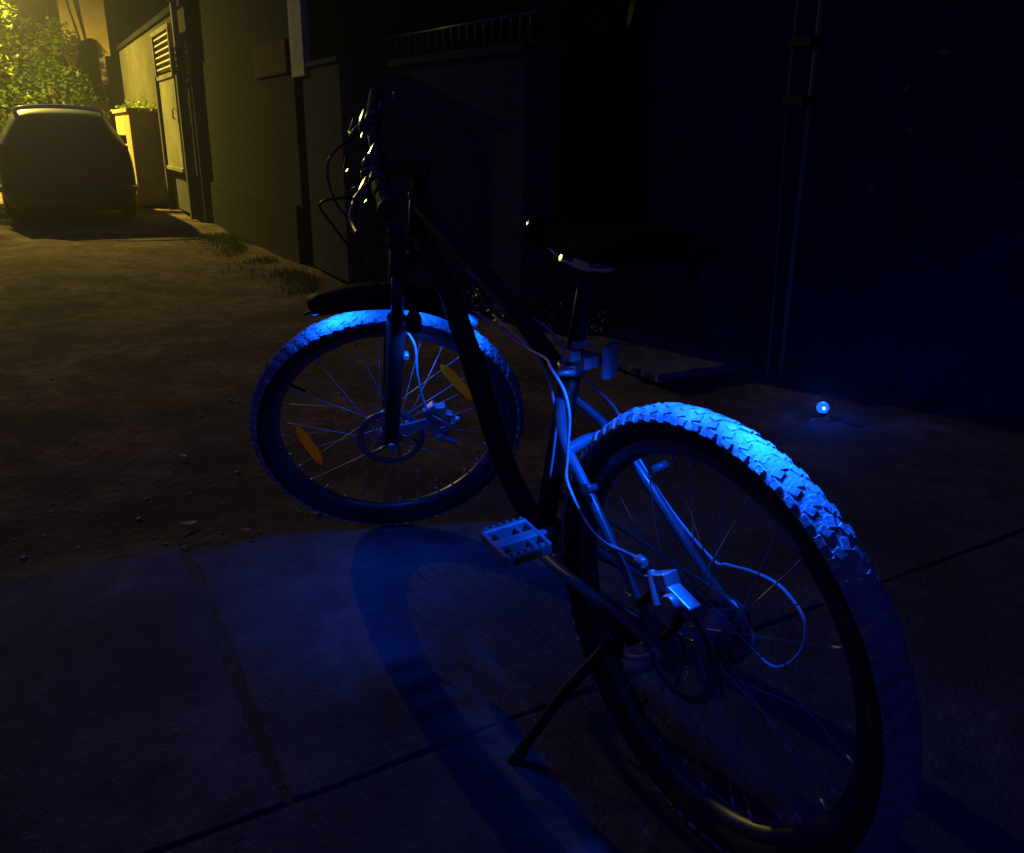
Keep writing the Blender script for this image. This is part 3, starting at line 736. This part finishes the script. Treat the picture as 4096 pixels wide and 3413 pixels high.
# ---- stem, bar, controls
BC = CROWN+axd*.185+nf*.085
bp('stem', lambda b: (b.tube([CROWN+axd*.13, CROWN+axd*.205], .0185, 16), b.tube([CROWN+axd*.178, BC], [.016, .0145], 14), cyl(b, BC, (0, 1, 0), .021, .045, 16)), MT['paint'], steered=True)
def barp(y):
    s_ = abs(y); rise = .028*min(1, max(0, (s_-.04)/.07)); return BC+V((-.10*max(0, s_-.10), y, rise+.012*max(0, (s_-.1)/.2)))
ys_ = [-.31, -.25, -.18, -.11, -.06, -.03, 0, .03, .06, .11, .18, .25, .31]
MT['gloss2'] = mat('gloss_bar', (.10, .10, .08), .27, 1.0)
bp('handlebar', lambda b: b.tube([barp(y) for y in ys_], [.0111]*4+[.013]*5+[.0111]*4, 14, 4), MT['gloss2'], steered=True)
for s_ in (-1, 1):
    gp_ = bp('grip', lambda b: (b.tube([barp(s_*.19), barp(s_*.25), barp(s_*.308)], .0158, 16, 4), [b.tube([barp(s_*(.195+.009*k)), barp(s_*(.199+.009*k))], .0172, 16) for k in range(12)], b.tube([barp(s_*.306), barp(s_*.314)], [.019, .017], 16)), MT['rubber'], steered=True)
    def lever(b):
        c = barp(s_*.165); b.lathe([(.0115, -.014), (.019, -.014), (.019, .014), (.0115, .014)], 16, 'y', c, closed=True)
        b.tube([c+V((.012, 0, -.004)), c+V((.035, s_*.006, -.014)), c+V((.050, s_*.012, -.020))], [.013, .012, .009], 10, 3)
        b.tube([c+V((.050, s_*.010, -.020)), c+V((.060, s_*.045, -.028)), c+V((.056, s_*.085, -.030)), c+V((.048, s_*.125, -.028))], [.007, .0065, .006, .007], 8, 5)
    lv = bp('brake_lever', lever, MT['lever'] if 'lever' in MT else MT.setdefault('lever', mat('polished_lever', (.12, .12, .09), .30, 1.0)), steered=True)
    def shifter(b):
        c = barp(s_*.128); b.lathe([(.0115, -.010), (.018, -.010), (.018, .010), (.0115, .010)], 16, 'y', c, closed=True)
        b.box(c+V((.004, 0, -.024)), (.040, .030, .022)); b.box(c+V((-.022, s_*.02, -.032)), (.030, .014, .006), rotz(.4)); b.lathe([(.001, .02), (.014, .018), (.017, .008), (.017, -.004)], 14, 'z', c+V((.012, 0, -.002)))
    bevel(bp('shifter', shifter, MT['gloss'] if 'gloss' in MT else MT.setdefault('gloss', mat('gloss_black', (.08, .08, .065), .30, 1.0)), steered=True), .002, 2)
# chrome plates added and angled to throw lamp glints
MT['chrome'] = mat('glint_chrome', (.95, .88, .55), .24, 1.0)
HB_ = [o_ for o_ in bpy.data.objects if o_.name.startswith('handlebar')][0]
def cap(pos, a, b_, n, R, host, Mx, tilt=0., thick=.003, name='glint_plate', K=8, off=.013):
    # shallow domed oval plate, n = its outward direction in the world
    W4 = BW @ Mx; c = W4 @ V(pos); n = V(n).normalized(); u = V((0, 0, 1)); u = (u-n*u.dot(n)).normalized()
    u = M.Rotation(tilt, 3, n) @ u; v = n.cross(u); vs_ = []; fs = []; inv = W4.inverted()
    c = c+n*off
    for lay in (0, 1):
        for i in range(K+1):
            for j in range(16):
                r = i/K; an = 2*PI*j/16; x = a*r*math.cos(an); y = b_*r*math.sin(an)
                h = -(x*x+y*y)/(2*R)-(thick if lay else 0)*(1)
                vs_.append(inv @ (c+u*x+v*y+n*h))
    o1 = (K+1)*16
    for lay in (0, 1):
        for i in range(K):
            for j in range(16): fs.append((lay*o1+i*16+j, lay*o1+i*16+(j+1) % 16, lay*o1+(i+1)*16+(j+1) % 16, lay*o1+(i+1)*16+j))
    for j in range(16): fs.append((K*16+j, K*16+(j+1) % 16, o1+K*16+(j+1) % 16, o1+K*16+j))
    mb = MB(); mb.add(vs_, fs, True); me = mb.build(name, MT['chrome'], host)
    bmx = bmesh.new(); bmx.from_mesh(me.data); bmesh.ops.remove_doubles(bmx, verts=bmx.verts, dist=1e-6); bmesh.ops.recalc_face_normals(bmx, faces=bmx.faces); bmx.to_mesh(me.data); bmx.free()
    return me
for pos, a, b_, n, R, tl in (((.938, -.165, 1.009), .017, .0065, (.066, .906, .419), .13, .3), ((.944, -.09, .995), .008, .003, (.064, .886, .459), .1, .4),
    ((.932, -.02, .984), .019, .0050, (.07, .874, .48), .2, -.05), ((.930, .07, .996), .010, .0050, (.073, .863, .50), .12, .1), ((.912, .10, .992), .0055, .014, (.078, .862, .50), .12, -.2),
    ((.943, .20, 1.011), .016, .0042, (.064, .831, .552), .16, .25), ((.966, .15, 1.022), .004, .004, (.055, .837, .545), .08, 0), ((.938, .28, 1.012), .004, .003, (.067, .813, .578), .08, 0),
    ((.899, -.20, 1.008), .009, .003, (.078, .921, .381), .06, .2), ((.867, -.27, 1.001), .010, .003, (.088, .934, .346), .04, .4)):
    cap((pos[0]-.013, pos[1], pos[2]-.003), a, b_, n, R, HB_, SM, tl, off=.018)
cap((.399, .018, .873), .005, .0045, (.171, .875, .453), .08, sd, I4, name='saddle_glint', off=.005)  # added plates that make the two saddle glints
cap((.239, .060, .842), .005, .008, (.198, .857, .477), .10, sd, I4, name='saddle_glint', tilt=-.5, off=.007)
# mirror-bright bell
def bell(b):
    c = barp(.07)+V((0, 0, .02)); b.lathe([(.001, .018), (.012, .016), (.021, .008), (.023, 0), (.021, -.001)], 24, 'z', c); b.box(c-V((0, 0, .006)), (.012, .012, .012))
bp('bell', bell, MT['gloss2'], steered=True)
# ---- cables
def cab(name, pts, r=.0026, steered=False, m_=None, pr=None):
    return bp(name, lambda b: b.tube(pts, r, 8, 7), m_ or MT['cable'], steered=steered)
cab('brake_cable', [(.60, .026, .70), (.42, .03, .675), (.335, .036, .672), (.294, .052, .668), (.256, .055, .645), (.242, .055, .61), (.245, .056, .565), (.246, .058, .53), (.237, .0635, .50), (.185, .064, .455), (.134, .064, .443), (.09, .060, .446), (.045, .066, .455)], .0027)
cab('gear_cable', [(.60, -.02, .705), (.45, -.022, .70), (.39, -.028, .672), (.345, -.035, .632), (.282, -.048, .598), (.258, -.054, .572), (.222, -.062, .515), (.148, -.066, .455), (.06, -.072, .408), (.03, -.074, .412), (-.012, -.076, .422), (-.05, -.077, .426), (-.076, -.078, .420), (-.104, -.079, .40), (-.112, -.080, .372), (-.105, -.080, .34), (-.085, -.080, .308), (-.06, -.080, .29), (-.025, -.080, .292)], .0025)
cab('front_mech_cable', [(.55, .012, .70), (.42, .02, .672), (.36, .024, .645), (.338, .022, .60), (.335, .021, .55), (.36, .02, .45)], .0022)
FCm = MT['cable']
dk = MT['dkcable'] = mat('black_cable_housing', (.02, .02, .02), .35, spec=.4)
cab('brake_cable', [tuple(barp(.165)+V((.05, -.01, -.018))), (1.035, .12, .975), (1.035, .07, .90), (1.0, .055, .76), (.985, .055, .66)], .0027, True, dk)
cab('brake_hose', [(.985, .055, .662), (.968, .06, .607), (.967, .062, .572), (.982, .064, .506), (.990, .064, .417), (.975, .064, .375), (.950, .064, .352)], .0026, True)
cab('gear_cable', [tuple(barp(.128)+V((.02, 0, -.03))), (.97, .09, .975), (.985, .04, .93), (.95, .00, .87), (.93, -.02, .84)], .0028, True, dk)
cab('gear_cable', [tuple(barp(-.128)+V((.02, 0, -.03))), (.985, -.10, .97), (1.0, -.03, .92), (.96, .03, .86), (.93, .03, .83)], .0028, True, dk)
cab('brake_cable', [tuple(barp(-.165)+V((.05, .01, -.018))), (1.03, -.12, .96), (1.03, -.03, .90), (.97, .04, .84), (.93, .04, .80)], .0028, True, dk)
# ---- kickstand
def kick(b):
    b.box((.105, .060, .318), (.075, .030, .022)); b.box((.105, .075, .30), (.035, .012, .05))
    b.tube([(.10, .078, .312), (.118, .088, .27), (.166, .120, .185), (.225, .168, .050), (.237, .178, .020)], [.011, .0095, .009, .0085, .010], 10, 4)
    b.tube([(.231, .173, .038), (.240, .181, .012)], [.012, .014], 10)
bp('kickstand', kick, MT['forkb'])
# ---- added blue lights; the source of the blue glow is unseen
def podlight(name, pos, target, power, cone, blend, parent_steer=False):
    pos = V(pos); target = V(target); d = (target-pos).normalized()
    Mx = SM if parent_steer else I4
    t = bp(name, lambda b: (b.tube([pos-d*.035, pos-d*.02, pos+d*.008], [.010, .017, .018], 14), b.box(pos-d*.03, (.016, .030, .016))), MT['plastic'], steered=parent_steer)
    b = MB(); b.tube([pos+d*.0, pos+d*.0065], .014, 14); b.build('lens', MT['ledrim'], t)
    l = bpy.data.lights.new(name, 'SPOT'); l.energy = power; l.color = BLUE; l.spot_size = cone; l.spot_blend = blend; l.shadow_soft_size = .03
    lo_ = bpy.data.objects.new(name+'_beam', l); col.objects.link(lo_)
    wp = BW @ Mx @ (pos+d*.012); wt = BW @ Mx @ target
    q = (wt-wp).to_track_quat('-Z', 'Y'); lo_.matrix_world = M.Translation(wp) @ q.to_matrix().to_4x4()
# added led strips: small area lamps put in to light the tyre
def strip(hub, Mx, degs, r, y, yt, power, host, m_, ends):
    for deg, kp in degs:
        a = math.radians(deg); p = hub+V((r*math.cos(a), y, r*math.sin(a)))
        l = bpy.data.lights.new('added_strip_light', 'AREA'); l.shape = 'RECTANGLE'; l.size = .05; l.size_y = .012; l.energy = power*kp; l.color = BLUE
        lo_ = bpy.data.objects.new('added_strip_light', l); col.objects.link(lo_)
        wp = BW @ Mx @ p; wt = BW @ Mx @ (hub+V((.30*math.cos(a), yt, .30*math.sin(a))))
        zz = -(wt-wp).normalized(); tan = ((BW @ Mx).to_3x3() @ V((-math.sin(a), 0, math.cos(a)))).normalized()
        tan = (tan-zz*tan.dot(zz)).normalized(); yy = zz.cross(tan)
        m4 = M((tan, yy, zz)).transposed().to_4x4(); m4.translation = wp; lo_.matrix_world = m4
    pts = [hub+V(((r+.008)*math.cos(math.radians(d)), y, (r+.008)*math.sin(math.radians(d)))) for d in range(ends[0], ends[1], 4)]
    b = MB(); b.tube(pts, .0045, 6, flat=(1.4, .7)); return b.build('added_light_strip', m_, host)
strip(FH, SM, ((85, 1.3), (92, .7), (118, .5), (128, 1), (138, 1.4)), .374, .030, .008, STRIP_W, mg, MT['plastic'], (79, 143))
podlight('added_front_light', (.950, .098, .655), (1.06, .10, .30), FRONT_W, math.radians(150), 1.0, True)  # added fill for rim, spokes and ground; no lamp seen here
bp('added_light_bracket', lambda b: b.tube([(.15, -.02, .832), (.09, -.012, .846), (.035, -.006, .858)], .005, 6, 4), MT['plastic'])
RP = (.035, -.006, .842)
podlight('added_rear_light', RP, (.03, .0, .62), REAR_W, math.radians(125), 1.0)
def beam(name, pos, target, inten, cone, Mx=I4, blend=.85, rad=.022):
    pos = V(pos); target = V(target); d = (target-pos)
    l = bpy.data.lights.new(name, 'SPOT'); l.energy = inten*d.length_squared; l.color = BLUE
    l.spot_size = math.radians(cone); l.spot_blend = blend; l.shadow_soft_size = rad
    lo_ = bpy.data.objects.new(name, l); col.objects.link(lo_); p = pos+d.normalized()*.013
    wp = BW @ Mx @ p; wt = BW @ Mx @ target
    lo_.matrix_world = M.Translation(wp) @ (wt-wp).to_track_quat('-Z', 'Y').to_matrix().to_4x4()
for th, k_ in ((60, .45), (71, .75), (82, .7), (92, .7), (102, .85), (111, 1.15), (119, 1.3)):  # added narrow spots aimed along the tyre, then at caliper and cables
    a = math.radians(th); beam('added_rear_beam', RP, (.325*math.cos(a), 0, R_+.325*math.sin(a)), REAR_E*k_, 33)
beam('added_rear_beam', RP, (-.01, .06, .44), CAL_E, 18)
beam('added_rear_beam', RP, (.25, .055, .60), CAL_E*1.5, 36)

# ================================================================ small blue light at the foot of the wall
bl = empty('marker_light', (1.29, -1.81, .0), label='tiny glowing blue light on the ground beside the dark wall', cat='light')
part('housing', lambda b: b.lathe([(.001, .0), (.014, .0), (.014, .010), (.012, .016), (.009, .017)], 20, 'z', (1.29, -1.81, .0)), MT['plastic'], bl)
part('lens', lambda b: b.lathe([(.017, .012), (.024, .026), (.020, .042), (.010, .050), (.001, .052)], 18, 'z', (1.29, -1.81, 0)), MT['ledrim'], bl)
part('bulb', lambda b: b.lathe([(.001, -.005), (.004, -.004), (.005, 0), (.004, .004), (.001, .005)], 14, 'z', (1.270, -1.792, .034)), MT['led'], bl)
ld = bpy.data.lights.new('marker_glow', 'POINT'); ld.energy = 3.2; ld.color = (.002, .07, 1); ld.shadow_soft_size = .01
lo = bpy.data.objects.new('marker_glow', ld); col.objects.link(lo); lo.location = (1.29, -1.81, .05)

# ================================================================ added volume standing in for lens glare
GLARE = .0098
hz = MB(); hz.box((10, 0, 3.5), (34, 30, 9.6))
o = hz.build('lens_glare', None or mat('lens_glare', (1, 1, 1)), label='added thin haze filling the lane', cat='lens_glare', kind='stuff')
nt = o.data.materials[0].node_tree
nt.nodes.remove(nt.nodes['Principled BSDF'])
pv = nt.nodes.new('ShaderNodeVolumePrincipled'); pv.inputs['Density'].default_value = GLARE; pv.inputs['Color'].default_value = (.9, .9, .9, 1)
pv.inputs['Anisotropy'].default_value = .88
nt.links.new(pv.outputs[0], nt.nodes['Material Output'].inputs['Volume'])
